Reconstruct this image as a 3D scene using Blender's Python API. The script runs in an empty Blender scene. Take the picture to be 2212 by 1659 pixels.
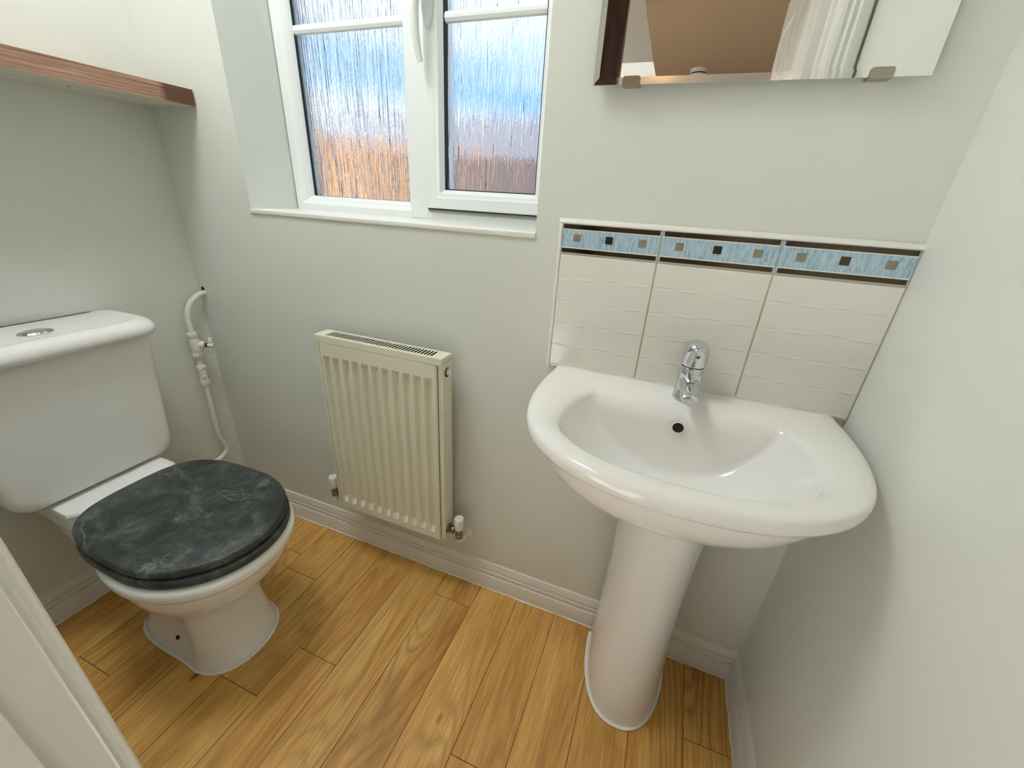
import bpy, bmesh, math, random
from mathutils import Vector, Matrix
random.seed(7)
D = bpy.data
SC = bpy.context.scene
COL = SC.collection

# ------------------------------------------------------------------ camera
F_PX, W_PX = 873.96, 2212.0
YAW, PITCH, ROLL = -0.3398, -0.4247, 0.0609
CAM = Vector((1.3958, -0.8723, 1.1522))
def cam_axes():
    ca, sa, cb, sb = math.cos(YAW), math.sin(YAW), math.cos(PITCH), math.sin(PITCH)
    f = Vector((sa*cb, ca*cb, sb)); r0 = Vector((ca, -sa, 0)); u0 = r0.cross(f)
    r = r0*math.cos(ROLL) + u0*math.sin(ROLL); u = -r0*math.sin(ROLL) + u0*math.cos(ROLL)
    return r, u, f
cd = D.cameras.new('camera'); co = D.objects.new('camera', cd); COL.objects.link(co)
_r, _u, _f = cam_axes()
co.matrix_world = Matrix(((_r.x, _u.x, -_f.x, CAM.x), (_r.y, _u.y, -_f.y, CAM.y), (_r.z, _u.z, -_f.z, CAM.z), (0, 0, 0, 1)))
cd.sensor_fit = 'HORIZONTAL'; cd.sensor_width = 36.0; cd.lens = F_PX/W_PX*36.0
cd.clip_start = 0.01; cd.clip_end = 200
SC.camera = co

# ------------------------------------------------------------------ exposure, world, sun
SC.view_settings.view_transform = 'Standard'
SC.view_settings.look = 'None'
SC.view_settings.exposure = 0.24
SC.view_settings.gamma = 1.0
SC.view_settings.use_curve_mapping = False

SKY_STRENGTH = 1.4
SUN_STRENGTH = 28.0
ADDED_LAMP_STRENGTH = 21.0        # added ceiling lamp, unseen, lighting the cloakroom
HALL_STRENGTH = 8.0       # warm lamp of the hall


def lin(c):
    return tuple(((v/255.0)/12.92 if v/255.0 <= 0.04045 else (((v/255.0)+0.055)/1.055)**2.4) for v in c) + (1.0,)

wd = D.worlds.new('sky'); SC.world = wd; wd.use_nodes = True
nt = wd.node_tree; nt.nodes.clear()
tc = nt.nodes.new('ShaderNodeTexCoord')
mp = nt.nodes.new('ShaderNodeMapping'); mp.inputs['Scale'].default_value = (1.0, 1.0, 2.4)
nz = nt.nodes.new('ShaderNodeTexNoise'); nz.inputs['Scale'].default_value = 3.2; nz.inputs['Detail'].default_value = 5
rp = nt.nodes.new('ShaderNodeValToRGB')
rp.color_ramp.elements[0].position = 0.42; rp.color_ramp.elements[0].color = lin((122, 172, 224))
rp.color_ramp.elements[1].position = 0.62; rp.color_ramp.elements[1].color = lin((246, 249, 252))
bg = nt.nodes.new('ShaderNodeBackground'); bg.inputs['Strength'].default_value = SKY_STRENGTH
wo = nt.nodes.new('ShaderNodeOutputWorld')
nt.links.new(tc.outputs['Generated'], mp.inputs['Vector']); nt.links.new(mp.outputs['Vector'], nz.inputs['Vector'])
nt.links.new(nz.outputs['Fac'], rp.inputs['Fac']); nt.links.new(rp.outputs['Color'], bg.inputs['Color'])
nt.links.new(bg.outputs['Background'], wo.inputs['Surface'])

sl = D.lights.new('sun', 'SUN'); sl.energy = SUN_STRENGTH; sl.angle = 0.01; sl.color = (1.0, 0.985, 0.96)
so = D.objects.new('sun', sl); COL.objects.link(so); so.rotation_euler = (math.radians(50), 0, math.radians(-60))   # over the house from behind, through the added hall window
so.location = (0, -4, 9)

# ------------------------------------------------------------------ helpers: objects
def link(name, me, parent=None, mat=None, label=None, cat=None, group=None, kind=None):
    o = D.objects.new(name, me); COL.objects.link(o)
    if parent is not None: o.parent = parent
    if mat is not None and me is not None:
        for m in (mat if isinstance(mat, (list, tuple)) else [mat]): me.materials.append(m)
    if label: o['label'] = label
    if cat: o['category'] = cat
    if group: o['group'] = group
    if kind: o['kind'] = kind
    return o
def empty(name, loc, label=None, cat=None, group=None, kind=None, rz=0.0, parent=None):
    o = link(name, None, parent, None, label, cat, group, kind)
    o.empty_display_size = 0.05; o.location = loc; o.rotation_euler = (0, 0, rz)
    return o
def to_mesh(bm, name, smooth=None):
    bmesh.ops.recalc_face_normals(bm, faces=bm.faces[:])
    me = D.meshes.new(name); bm.to_mesh(me); bm.free()
    if smooth is not None:
        for p in me.polygons: p.use_smooth = True
        me.set_sharp_from_angle(angle=math.radians(smooth))
    return me
def add_box(bm, a, b, mi=0):
    (x0, y0, z0), (x1, y1, z1) = a, b
    v = [bm.verts.new(p) for p in ((x0,y0,z0),(x1,y0,z0),(x1,y1,z0),(x0,y1,z0),(x0,y0,z1),(x1,y0,z1),(x1,y1,z1),(x0,y1,z1))]
    fs = [bm.faces.new([v[i] for i in q]) for q in ((0,3,2,1),(4,5,6,7),(0,1,5,4),(1,2,6,5),(2,3,7,6),(3,0,4,7))]
    for f in fs: f.material_index = mi
    return v
def box_mesh(a, b, bevel=0.0, seg=2, name='box'):
    bm = bmesh.new(); add_box(bm, a, b)
    if bevel: bmesh.ops.bevel(bm, geom=bm.edges[:], offset=bevel, segments=seg, profile=0.5, affect='EDGES')
    return to_mesh(bm, name, None)
def box(name, a, b, mat, parent=None, bevel=0.0, seg=2, **k):
    return link(name, box_mesh(a, b, bevel, seg, name), parent, mat, **k)
def boxes(name, lst, mat, parent=None, **k):
    bm = bmesh.new()
    for a, b in lst: add_box(bm, a, b)
    return link(name, to_mesh(bm, name), parent, mat, **k)
def add_loft(bm, rings, closed=True, cap0=True, cap1=True, mi=0):
    R = [[bm.verts.new(p) for p in r] for r in rings]
    n = len(R[0])
    for i in range(len(R)-1):
        for j in range(n if closed else n-1):
            k = (j+1) % n
            try:
                f = bm.faces.new((R[i][j], R[i][k], R[i+1][k], R[i+1][j])); f.material_index = mi
            except ValueError: pass
    if cap0 and closed: bm.faces.new(R[0][::-1]).material_index = mi
    if cap1 and closed: bm.faces.new(R[-1]).material_index = mi
    return R
def lathe_rings(prof, axis_o, axis_d, n=32):
    d = Vector(axis_d).normalized(); o = Vector(axis_o)
    a = d.orthogonal().normalized(); b = d.cross(a)
    return [[o + d*h + (a*math.cos(2*math.pi*j/n) + b*math.sin(2*math.pi*j/n))*r for j in range(n)] for r, h in prof]
def add_lathe(bm, prof, o, d, n=32, mi=0):
    add_loft(bm, lathe_rings(prof, o, d, n), True, True, True, mi)
def lathe(name, prof, o, d, mat, parent=None, n=32, smooth=40, **k):
    bm = bmesh.new(); add_lathe(bm, prof, o, d, n)
    return link(name, to_mesh(bm, name, smooth), parent, mat, **k)
def catmull(P, m=8):
    P = [Vector(p) for p in P]; out = []
    Q = [P[0]*2-P[1]] + P + [P[-1]*2-P[-2]]
    for i in range(1, len(Q)-2):
        for s in range(m):
            t = s/m; p0, p1, p2, p3 = Q[i-1], Q[i], Q[i+1], Q[i+2]
            out.append(0.5*((2*p1)+(p2-p0)*t+(2*p0-5*p1+4*p2-p3)*t*t+(3*p1-p0-3*p2+p3)*t**3))
    out.append(P[-1]); return out
def add_tube(bm, path, rad, n=16, mi=0):
    path = [Vector(p) for p in path]; m = len(path)
    rad = rad if isinstance(rad, (list, tuple)) else [rad]*m
    t0 = (path[1]-path[0]).normalized(); a = t0.orthogonal().normalized(); rings = []
    for i in range(m):
        t = (path[min(i+1, m-1)]-path[max(i-1, 0)]).normalized()
        a = (a - t*a.dot(t)).normalized(); b = t.cross(a)
        rings.append([path[i] + (a*math.cos(2*math.pi*j/n)+b*math.sin(2*math.pi*j/n))*rad[i] for j in range(n)])
    add_loft(bm, rings, True, True, True, mi)
def tube(name, path, rad, mat, parent=None, n=16, **k):
    bm = bmesh.new(); add_tube(bm, path, rad, n)
    return link(name, to_mesh(bm, name, 50), parent, mat, **k)
def add_prism(bm, poly, axis, lo, hi, mi=0):
    """poly: 2-D outline; axis: extrusion axis 0/1/2 (outline uses the other two in order)"""
    def P(p, h):
        q = list(p); q.insert(axis, h); return q
    add_loft(bm, [[P(p, lo) for p in poly], [P(p, hi) for p in poly]], True, True, True, mi)
def prism(name, poly, axis, lo, hi, mat, parent=None, bevel=0.0, smooth=None, **k):
    bm = bmesh.new(); add_prism(bm, poly, axis, lo, hi)
    if bevel:
        bmesh.ops.recalc_face_normals(bm, faces=bm.faces[:])
        bmesh.ops.bevel(bm, geom=[e for e in bm.edges if e.calc_face_angle(0) > 0.6], offset=bevel, segments=2, profile=0.5, affect='EDGES')
        smooth = 40
    return link(name, to_mesh(bm, name, smooth), parent, mat, **k)

# ------------------------------------------------------------------ helpers: materials
def mat_new(name):
    m = D.materials.new(name); m.use_nodes = True
    return m, m.node_tree, m.node_tree.nodes['Principled BSDF']
def setp(b, **k):
    for n, v in k.items():
        n = n.replace('_', ' ')
        if n in b.inputs: b.inputs[n].default_value = v
def N(nt, t, **k):
    n = nt.nodes.new(t)
    for a, v in k.items():
        if a in n.inputs: n.inputs[a].default_value = v
        else: setattr(n, a, v)
    return n
def mat_plain(name, rgb, rough=0.5, metal=0.0, coat=0.0, bump=0.0, bscale=200.0, var=0.0, spec=0.5):
    m, nt, b = mat_new(name)
    setp(b, Base_Color=lin(rgb), Roughness=rough, Metallic=metal, Coat_Weight=coat, Coat_Roughness=0.05)
    b.inputs['Specular IOR Level'].default_value = spec
    g = N(nt, 'ShaderNodeNewGeometry')
    if bump:
        n = N(nt, 'ShaderNodeTexNoise', Scale=bscale, Detail=3.0)
        nt.links.new(g.outputs['Position'], n.inputs['Vector'])
        bp = N(nt, 'ShaderNodeBump', Strength=bump, Distance=0.001)
        nt.links.new(n.outputs['Fac'], bp.inputs['Height']); nt.links.new(bp.outputs['Normal'], b.inputs['Normal'])
    n2 = N(nt, 'ShaderNodeTexNoise', Scale=6.0, Detail=3.0)
    nt.links.new(g.outputs['Position'], n2.inputs['Vector'])
    mx = N(nt, 'ShaderNodeMix', data_type='RGBA')
    c = lin(rgb); v = var if var else 0.02
    mx.inputs[6].default_value = tuple(x*(1-v) for x in c[:3])+(1,); mx.inputs[7].default_value = tuple(min(1, x*(1+v)) for x in c[:3])+(1,)
    nt.links.new(n2.outputs['Fac'], mx.inputs[0]); nt.links.new(mx.outputs[2], b.inputs['Base Color'])
    return m
def mat_emit(name, rgb, strength):
    m, nt, b = mat_new(name)
    setp(b, Base_Color=lin(rgb), Roughness=0.4, Emission_Color=lin(rgb), Emission_Strength=strength)
    return m

M = {}
M['wall'] = mat_plain('wall_paint', (223, 225, 216), 0.55, bump=0.06, bscale=320, spec=0.35)
M['ceil'] = mat_plain('ceiling_paint', (238, 237, 231), 0.8, bump=0.05, bscale=260)
M['gloss'] = mat_plain('white_gloss_paint', (236, 234, 226), 0.3, bump=0.03, bscale=90)
M['upvc'] = mat_plain('white_upvc', (238, 242, 240), 0.28)
M['gasket'] = mat_plain('black_rubber_gasket', (26, 27, 28), 0.6)
M['spacer'] = mat_plain('pale_spacer_bar', (196, 206, 200), 0.4)
M['ceramic'] = mat_plain('white_ceramic', (243, 242, 237), 0.09, var=0.006)
M['caulk'] = mat_plain('white_sealant', (246, 245, 240), 0.5, bump=0.5, bscale=140)
M['chrome'] = mat_plain('chrome', (215, 218, 222), 0.06, metal=1.0)
M['nickel'] = mat_plain('worn_nickel', (150, 140, 122), 0.28, metal=1.0)
M['steel'] = mat_plain('brushed_clip_metal', (176, 170, 155), 0.3, metal=1.0)
M['black'] = mat_plain('black_void', (12, 11, 10), 0.7)
M['rad'] = mat_plain('cream_radiator_enamel', (231, 228, 205), 0.33, bump=0.03, bscale=150)
M['plastic'] = mat_plain('white_plastic', (236, 236, 230), 0.35)
M['paintpipe'] = mat_plain('painted_pipe', (232, 230, 220), 0.4, bump=0.2, bscale=240)
M['grout'] = mat_plain('cream_grout', (214, 207, 186), 0.85, bump=0.3, bscale=500)
M['trimp'] = mat_plain('white_tile_trim', (235, 234, 226), 0.3)
M['red'] = mat_plain('red_marker', (150, 22, 26), 0.3)
M['darkmetal'] = mat_plain('dark_mirror_strip', (92, 80, 66), 0.12, metal=1.0, var=0.25)
M['patina'] = mat_plain('grey_patina_metal', (158, 152, 136), 0.38, metal=0.7, var=0.25)
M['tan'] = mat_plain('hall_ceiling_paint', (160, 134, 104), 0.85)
M['hallwall'] = mat_plain('hall_wall_paint', (238, 236, 228), 0.8)
M['carpet'] = mat_plain('hall_carpet', (222, 220, 216), 0.95, bump=0.6, bscale=400)
M['alarm'] = mat_plain('alarm_plastic', (222, 218, 206), 0.45)

def mat_mirror():
    m, nt, b = mat_new('mirror_silver')
    setp(b, Base_Color=(0.93, 0.94, 0.93, 1), Metallic=1.0, Roughness=0.0)
    return m
M['mirror'] = mat_mirror()

def mat_floor():
    m, nt, b = mat_new('oak_vinyl_plank')
    L = nt.links
    g = N(nt, 'ShaderNodeNewGeometry'); oi = N(nt, 'ShaderNodeObjectInfo')
    rv = N(nt, 'ShaderNodeVectorMath', operation='SCALE'); rv.inputs[0].default_value = (17.3, 29.1, 7.7)
    L.new(oi.outputs['Random'], rv.inputs['Scale'])
    ps = N(nt, 'ShaderNodeVectorMath', operation='ADD'); L.new(g.outputs['Position'], ps.inputs[0]); L.new(rv.outputs[0], ps.inputs[1])
    def mapped(s):
        mp = N(nt, 'ShaderNodeMapping'); mp.inputs['Scale'].default_value = s; L.new(ps.outputs[0], mp.inputs['Vector']); return mp
    # cathedral figure: contour bands of a stretched noise
    m1 = mapped((7.5, 1.35, 1)); n1 = N(nt, 'ShaderNodeTexNoise', Scale=1.0, Detail=1.5, Roughness=0.4, Distortion=0.25); L.new(m1.outputs[0], n1.inputs['Vector'])
    k = N(nt, 'ShaderNodeMath', operation='MULTIPLY'); k.inputs[1].default_value = 120.0; L.new(n1.outputs['Fac'], k.inputs[0])
    jit = N(nt, 'ShaderNodeTexNoise', Scale=1.0, Detail=3.0); mj = mapped((90, 9, 1)); L.new(mj.outputs[0], jit.inputs['Vector'])
    kj = N(nt, 'ShaderNodeMath', operation='MULTIPLY_ADD'); kj.inputs[1].default_value = 2.2; L.new(jit.outputs['Fac'], kj.inputs[0]); L.new(k.outputs[0], kj.inputs[2])
    sn = N(nt, 'ShaderNodeMath', operation='SINE'); L.new(kj.outputs[0], sn.inputs[0])
    r1 = N(nt, 'ShaderNodeMapRange'); r1.inputs[1].default_value = -1; r1.inputs[2].default_value = 1; L.new(sn.outputs[0], r1.inputs[0])
    # where figure is strong
    m2 = mapped((4.0, 1.6, 1)); n2 = N(nt, 'ShaderNodeTexNoise', Scale=1.0, Detail=2.0); L.new(m2.outputs[0], n2.inputs['Vector'])
    r2 = N(nt, 'ShaderNodeMapRange'); r2.inputs[1].default_value = 0.36; r2.inputs[2].default_value = 0.66; L.new(n2.outputs['Fac'], r2.inputs[0])
    # fine fibre
    m3 = mapped((260, 9, 1)); n3 = N(nt, 'ShaderNodeTexNoise', Scale=1.0, Detail=4.0, Roughness=0.65); L.new(m3.outputs[0], n3.inputs['Vector'])
    # broad tone
    m4 = mapped((16, 1.9, 1)); n4 = N(nt, 'ShaderNodeTexNoise', Scale=1.0, Detail=4.0, Roughness=0.6); L.new(m4.outputs[0], n4.inputs['Vector'])
    base = N(nt, 'ShaderNodeValToRGB'); L.new(n4.outputs['Fac'], base.inputs['Fac'])
    e = base.color_ramp.elements
    e[0].position = 0.28; e[0].color = lin((204, 150, 74)); e[1].position = 0.75; e[1].color = lin((250, 212, 130))
    x = e.new(0.5); x.color = lin((236, 184, 100))
    # figure darkening
    fg = N(nt, 'ShaderNodeMath', operation='MULTIPLY'); pw = N(nt, 'ShaderNodeMath', operation='POWER'); pw.inputs[1].default_value = 2.2; L.new(r1.outputs[0], pw.inputs[0]); L.new(pw.outputs[0], fg.inputs[0]); L.new(r2.outputs[0], fg.inputs[1])
    fg2 = N(nt, 'ShaderNodeMath', operation='MULTIPLY'); fg2.inputs[1].default_value = 0.42; L.new(fg.outputs[0], fg2.inputs[0])
    mx1 = N(nt, 'ShaderNodeMix', data_type='RGBA'); L.new(fg2.outputs[0], mx1.inputs[0]); L.new(base.outputs[0], mx1.inputs[6]); mx1.inputs[7].default_value = lin((134, 84, 36))
    fr = N(nt, 'ShaderNodeMapRange'); fr.inputs[1].default_value = 0.35; fr.inputs[2].default_value = 0.7; fr.inputs[3].default_value = 0.0; fr.inputs[4].default_value = 0.52; L.new(n3.outputs['Fac'], fr.inputs[0])
    mx2 = N(nt, 'ShaderNodeMix', data_type='RGBA'); L.new(fr.outputs[0], mx2.inputs[0]); L.new(mx1.outputs[2], mx2.inputs[6]); mx2.inputs[7].default_value = lin((146, 96, 44))
    # knots
    m5 = mapped((5.5, 2.4, 1)); vo = N(nt, 'ShaderNodeTexVoronoi', Scale=1.0); L.new(m5.outputs[0], vo.inputs['Vector'])
    kr = N(nt, 'ShaderNodeMapRange'); kr.inputs[1].default_value = 0.02; kr.inputs[2].default_value = 0.055; kr.inputs[3].default_value = 0.75; kr.inputs[4].default_value = 0.0; L.new(vo.outputs['Distance'], kr.inputs[0])
    mx3 = N(nt, 'ShaderNodeMix', data_type='RGBA'); L.new(kr.outputs[0], mx3.inputs[0]); L.new(mx2.outputs[2], mx3.inputs[6]); mx3.inputs[7].default_value = lin((84, 50, 22))
    # per-plank tone
    hv = N(nt, 'ShaderNodeHueSaturation'); vr = N(nt, 'ShaderNodeMapRange'); vr.inputs[3].default_value = 0.92; vr.inputs[4].default_value = 1.06
    L.new(oi.outputs['Random'], vr.inputs[0]); L.new(vr.outputs[0], hv.inputs['Value']); L.new(mx3.outputs[2], hv.inputs['Color'])
    L.new(hv.outputs[0], b.inputs['Base Color'])
    setp(b, Roughness=0.42); b.inputs['Specular IOR Level'].default_value = 0.4
    bp = N(nt, 'ShaderNodeBump', Strength=0.15, Distance=0.0006); L.new(n3.outputs['Fac'], bp.inputs['Height']); L.new(bp.outputs[0], b.inputs['Normal'])
    return m
M['plank'] = mat_floor()
M['joint'] = mat_plain('plank_joint', (78, 50, 22), 0.8)

def mat_wood(name, c0, c1, c2, sx=3.0, sy=60.0, axis='Y', rough=0.45):
    m, nt, b = mat_new(name); L = nt.links
    tc = N(nt, 'ShaderNodeTexCoord'); mp = N(nt, 'ShaderNodeMapping')
    mp.inputs['Scale'].default_value = {'Y': (sy, sx, sy), 'Z': (sy, sy, sx), 'X': (sx, sy, sy)}[axis]
    L.new(tc.outputs['Object'], mp.inputs['Vector'])
    n1 = N(nt, 'ShaderNodeTexNoise', Scale=1.0, Detail=5.0, Roughness=0.6, Distortion=0.4); L.new(mp.outputs[0], n1.inputs['Vector'])
    r = N(nt, 'ShaderNodeValToRGB'); L.new(n1.outputs['Fac'], r.inputs['Fac'])
    e = r.color_ramp.elements; e[0].position = 0.3; e[0].color = lin(c0); e[1].position = 0.72; e[1].color = lin(c2); x = e.new(0.5); x.color = lin(c1)
    L.new(r.outputs[0], b.inputs['Base Color']); setp(b, Roughness=rough)
    bp = N(nt, 'ShaderNodeBump', Strength=0.2, Distance=0.0006); L.new(n1.outputs['Fac'], bp.inputs['Height']); L.new(bp.outputs[0], b.inputs['Normal'])
    return m, nt, b, r, tc
def mat_shelf():
    m, nt, b, r, tc = mat_wood('walnut_shelf', (112, 80, 60), (162, 124, 100), (200, 166, 142), 6.0, 420.0)
    # apparent shade at the window-wall end, painted into the wood colour
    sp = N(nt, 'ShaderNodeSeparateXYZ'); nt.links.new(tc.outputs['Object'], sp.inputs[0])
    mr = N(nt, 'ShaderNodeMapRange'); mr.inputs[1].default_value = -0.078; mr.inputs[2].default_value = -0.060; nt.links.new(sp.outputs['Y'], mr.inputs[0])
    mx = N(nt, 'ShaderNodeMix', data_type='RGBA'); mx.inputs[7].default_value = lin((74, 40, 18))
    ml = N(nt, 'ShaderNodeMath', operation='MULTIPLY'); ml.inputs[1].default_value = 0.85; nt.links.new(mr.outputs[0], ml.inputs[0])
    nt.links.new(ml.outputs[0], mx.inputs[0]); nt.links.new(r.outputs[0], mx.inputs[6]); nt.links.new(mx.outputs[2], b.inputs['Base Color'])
    return m
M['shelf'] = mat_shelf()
M['shelf_under'] = mat_wood('pale_shelf_underside', (206, 198, 180), (222, 216, 200), (232, 226, 212), 3.0, 40.0)[0]
M['darkwood'] = mat_wood('dark_stained_wood', (38, 14, 8), (58, 24, 14), (92, 46, 26), 3.0, 60.0, 'Z', 0.2)[0]
M['fence'] = mat_wood('fence_timber', (110, 72, 34), (127, 88, 46), (140, 103, 60), 2.0, 12.0, 'Z', 0.8)[0]
M['fence_dark'] = mat_wood('weathered_fence_timber', (40, 36, 41), (58, 50, 53), (76, 66, 64), 2.0, 12.0, 'Z', 0.85)[0]
M['slate'] = mat_plain('slate_roof', (52, 54, 62), 0.8, var=0.2)
M['brick'] = mat_plain('house_brick', (62, 52, 50), 0.9, var=0.15)
M['gravel'] = mat_plain('paving', (92, 86, 80), 0.9, var=0.15)

def mat_marble():
    m, nt, b = mat_new('black_marble_laminate'); L = nt.links
    g = N(nt, 'ShaderNodeNewGeometry')
    n1 = N(nt, 'ShaderNodeTexNoise', Scale=16.0, Detail=9.0, Roughness=0.78, Distortion=0.6); L.new(g.outputs['Position'], n1.inputs['Vector'])
    r1 = N(nt, 'ShaderNodeValToRGB'); L.new(n1.outputs['Fac'], r1.inputs['Fac'])
    e = r1.color_ramp.elements; e[0].position = 0.40; e[0].color = lin((38, 43, 42)); e[1].position = 0.76; e[1].color = lin((120, 126, 123)); x = e.new(0.53); x.color = lin((62, 69, 66))
    mp = N(nt, 'ShaderNodeMapping'); mp.inputs['Rotation'].default_value = (0, 0, 0.6); mp.inputs['Scale'].default_value = (4.5, 7.5, 5); L.new(g.outputs['Position'], mp.inputs['Vector'])
    n2 = N(nt, 'ShaderNodeTexNoise', Scale=1.0, Detail=6.0, Roughness=0.55, Distortion=1.0); L.new(mp.outputs[0], n2.inputs['Vector'])
    s = N(nt, 'ShaderNodeMath', operation='SUBTRACT'); s.inputs[1].default_value = 0.5; L.new(n2.outputs['Fac'], s.inputs[0])
    a = N(nt, 'ShaderNodeMath', operation='ABSOLUTE'); L.new(s.outputs[0], a.inputs[0])
    r2 = N(nt, 'ShaderNodeMapRange'); r2.inputs[1].default_value = 0.0; r2.inputs[2].default_value = 0.012; r2.inputs[3].default_value = 0.6; r2.inputs[4].default_value = 0.0; L.new(a.outputs[0], r2.inputs[0])
    n3 = N(nt, 'ShaderNodeTexNoise', Scale=7.0, Detail=2.0); L.new(g.outputs['Position'], n3.inputs['Vector'])
    r3 = N(nt, 'ShaderNodeMapRange'); r3.inputs[1].default_value = 0.5; r3.inputs[2].default_value = 0.68; L.new(n3.outputs['Fac'], r3.inputs[0])
    ml = N(nt, 'ShaderNodeMath', operation='MULTIPLY'); L.new(r2.outputs[0], ml.inputs[0]); L.new(r3.outputs[0], ml.inputs[1])
    mx = N(nt, 'ShaderNodeMix', data_type='RGBA'); L.new(ml.outputs[0], mx.inputs[0]); L.new(r1.outputs[0], mx.inputs[6]); mx.inputs[7].default_value = lin((178, 178, 168))
    L.new(mx.outputs[2], b.inputs['Base Color']); setp(b, Roughness=0.42)
    return m
M['marble'] = mat_marble()

def mat_glass():
    m, nt, b = mat_new('obscured_glass'); L = nt.links
    setp(b, Base_Color=(0.97, 0.985, 1, 1), Roughness=0.03, IOR=1.45, Transmission_Weight=1.0)
    g = N(nt, 'ShaderNodeNewGeometry')
    mp = N(nt, 'ShaderNodeMapping'); mp.inputs['Scale'].default_value = (170, 1, 5); L.new(g.outputs['Position'], mp.inputs['Vector'])
    n1 = N(nt, 'ShaderNodeTexNoise', Scale=1.0, Detail=2.0, Roughness=0.5, Distortion=0.5); L.new(mp.outputs[0], n1.inputs['Vector'])
    mp2 = N(nt, 'ShaderNodeMapping'); mp2.inputs['Scale'].default_value = (190, 1, 90); L.new(g.outputs['Position'], mp2.inputs['Vector'])
    n2 = N(nt, 'ShaderNodeTexNoise', Scale=1.0, Detail=1.0); L.new(mp2.outputs[0], n2.inputs['Vector'])
    ad = N(nt, 'ShaderNodeMath', operation='MULTIPLY_ADD'); ad.inputs[1].default_value = 0.2; L.new(n2.outputs['Fac'], ad.inputs[0]); L.new(n1.outputs['Fac'], ad.inputs[2])
    bp = N(nt, 'ShaderNodeBump', Strength=1.0, Distance=0.0032); L.new(ad.outputs[0], bp.inputs['Height']); L.new(bp.outputs[0], b.inputs['Normal'])
    return m
M['glass'] = mat_glass()

def mat_tile():
    m, nt, b = mat_new('embossed_white_tile'); L = nt.links
    setp(b, Base_Color=lin((236, 234, 224)), Roughness=0.14)
    g = N(nt, 'ShaderNodeNewGeometry'); sp = N(nt, 'ShaderNodeSeparateXYZ'); L.new(g.outputs['Position'], sp.inputs[0])
    # horizontal courses every 49.6 mm with a rippled edge
    nz = N(nt, 'ShaderNodeTexNoise', Scale=24.0, Detail=1.0); L.new(g.outputs['Position'], nz.inputs['Vector'])
    wob = N(nt, 'ShaderNodeMath', operation='MULTIPLY_ADD'); wob.inputs[1].default_value = 0.004; L.new(nz.outputs['Fac'], wob.inputs[0]); L.new(sp.outputs['Z'], wob.inputs[2])
    of = N(nt, 'ShaderNodeMath', operation='SUBTRACT'); of.inputs[1].default_value = 0.8125; L.new(wob.outputs[0], of.inputs[0])
    dv = N(nt, 'ShaderNodeMath', operation='DIVIDE'); dv.inputs[1].default_value = 0.0496; L.new(of.outputs[0], dv.inputs[0])
    fr = N(nt, 'ShaderNodeMath', operation='FRACT'); L.new(dv.outputs[0], fr.inputs[0])
    sb = N(nt, 'ShaderNodeMath', operation='SUBTRACT'); sb.inputs[1].default_value = 0.5; L.new(fr.outputs[0], sb.inputs[0])
    ab = N(nt, 'ShaderNodeMath', operation='ABSOLUTE'); L.new(sb.outputs[0], ab.inputs[0])
    mr = N(nt, 'ShaderNodeMapRange'); mr.interpolation_type = 'SMOOTHSTEP'; mr.inputs[1].default_value = 0.44; mr.inputs[2].default_value = 0.5; L.new(ab.outputs[0], mr.inputs[0])
    sx = N(nt, 'ShaderNodeMath', operation='MULTIPLY'); sx.inputs[1].default_value = 62.0; L.new(sp.outputs['X'], sx.inputs[0])
    sn = N(nt, 'ShaderNodeMath', operation='SINE'); L.new(sx.outputs[0], sn.inputs[0])
    ml = N(nt, 'ShaderNodeMath', operation='MULTIPLY'); L.new(mr.outputs[0], ml.inputs[0]); L.new(sn.outputs[0], ml.inputs[1])
    bp = N(nt, 'ShaderNodeBump', Strength=0.8, Distance=0.0012); L.new(ml.outputs[0], bp.inputs['Height']); L.new(bp.outputs[0], b.inputs['Normal'])
    return m
M['tile'] = mat_tile()
def mat_border():
    m, nt, b = mat_new('blue_crackle_tile'); L = nt.links
    g = N(nt, 'ShaderNodeNewGeometry')
    mp = N(nt, 'ShaderNodeMapping'); mp.inputs['Scale'].default_value = (230, 1, 28); L.new(g.outputs['Position'], mp.inputs['Vector'])
    n1 = N(nt, 'ShaderNodeTexNoise', Scale=1.0, Detail=2.0, Roughness=0.5, Distortion=0.6); L.new(mp.outputs[0], n1.inputs['Vector'])
    s = N(nt, 'ShaderNodeMath', operation='SUBTRACT'); s.inputs[1].default_value = 0.5; L.new(n1.outputs['Fac'], s.inputs[0])
    a = N(nt, 'ShaderNodeMath', operation='ABSOLUTE'); L.new(s.outputs[0], a.inputs[0])
    r = N(nt, 'ShaderNodeValToRGB'); L.new(a.outputs[0], r.inputs['Fac'])
    e = r.color_ramp.elements; e[0].position = 0.0; e[0].color = lin((92, 138, 164)); e[1].position = 0.06; e[1].color = lin((196, 216, 226))
    n2 = N(nt, 'ShaderNodeTexNoise', Scale=40.0, Detail=2.0); L.new(g.outputs['Position'], n2.inputs['Vector'])
    mx = N(nt, 'ShaderNodeMix', data_type='RGBA'); mx.inputs[7].default_value = lin((172, 202, 218))
    L.new(n2.outputs['Fac'], mx.inputs[0]); L.new(r.outputs[0], mx.inputs[6]); L.new(mx.outputs[2], b.inputs['Base Color'])
    setp(b, Roughness=0.16)
    return m
M['border'] = mat_border()

# ------------------------------------------------------------------ room constants
RW = 1.7714                      # right wall
SKEW = 0.034                     # the left wall runs slightly out of square
FY = -0.793                      # room face of the door wall
CEIL = 2.36
WX0, WX1, WZ0, WZ1 = 0.301, 1.1196, 1.0926, 2.12
def lx(y): return math.tan(SKEW)*y

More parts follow.
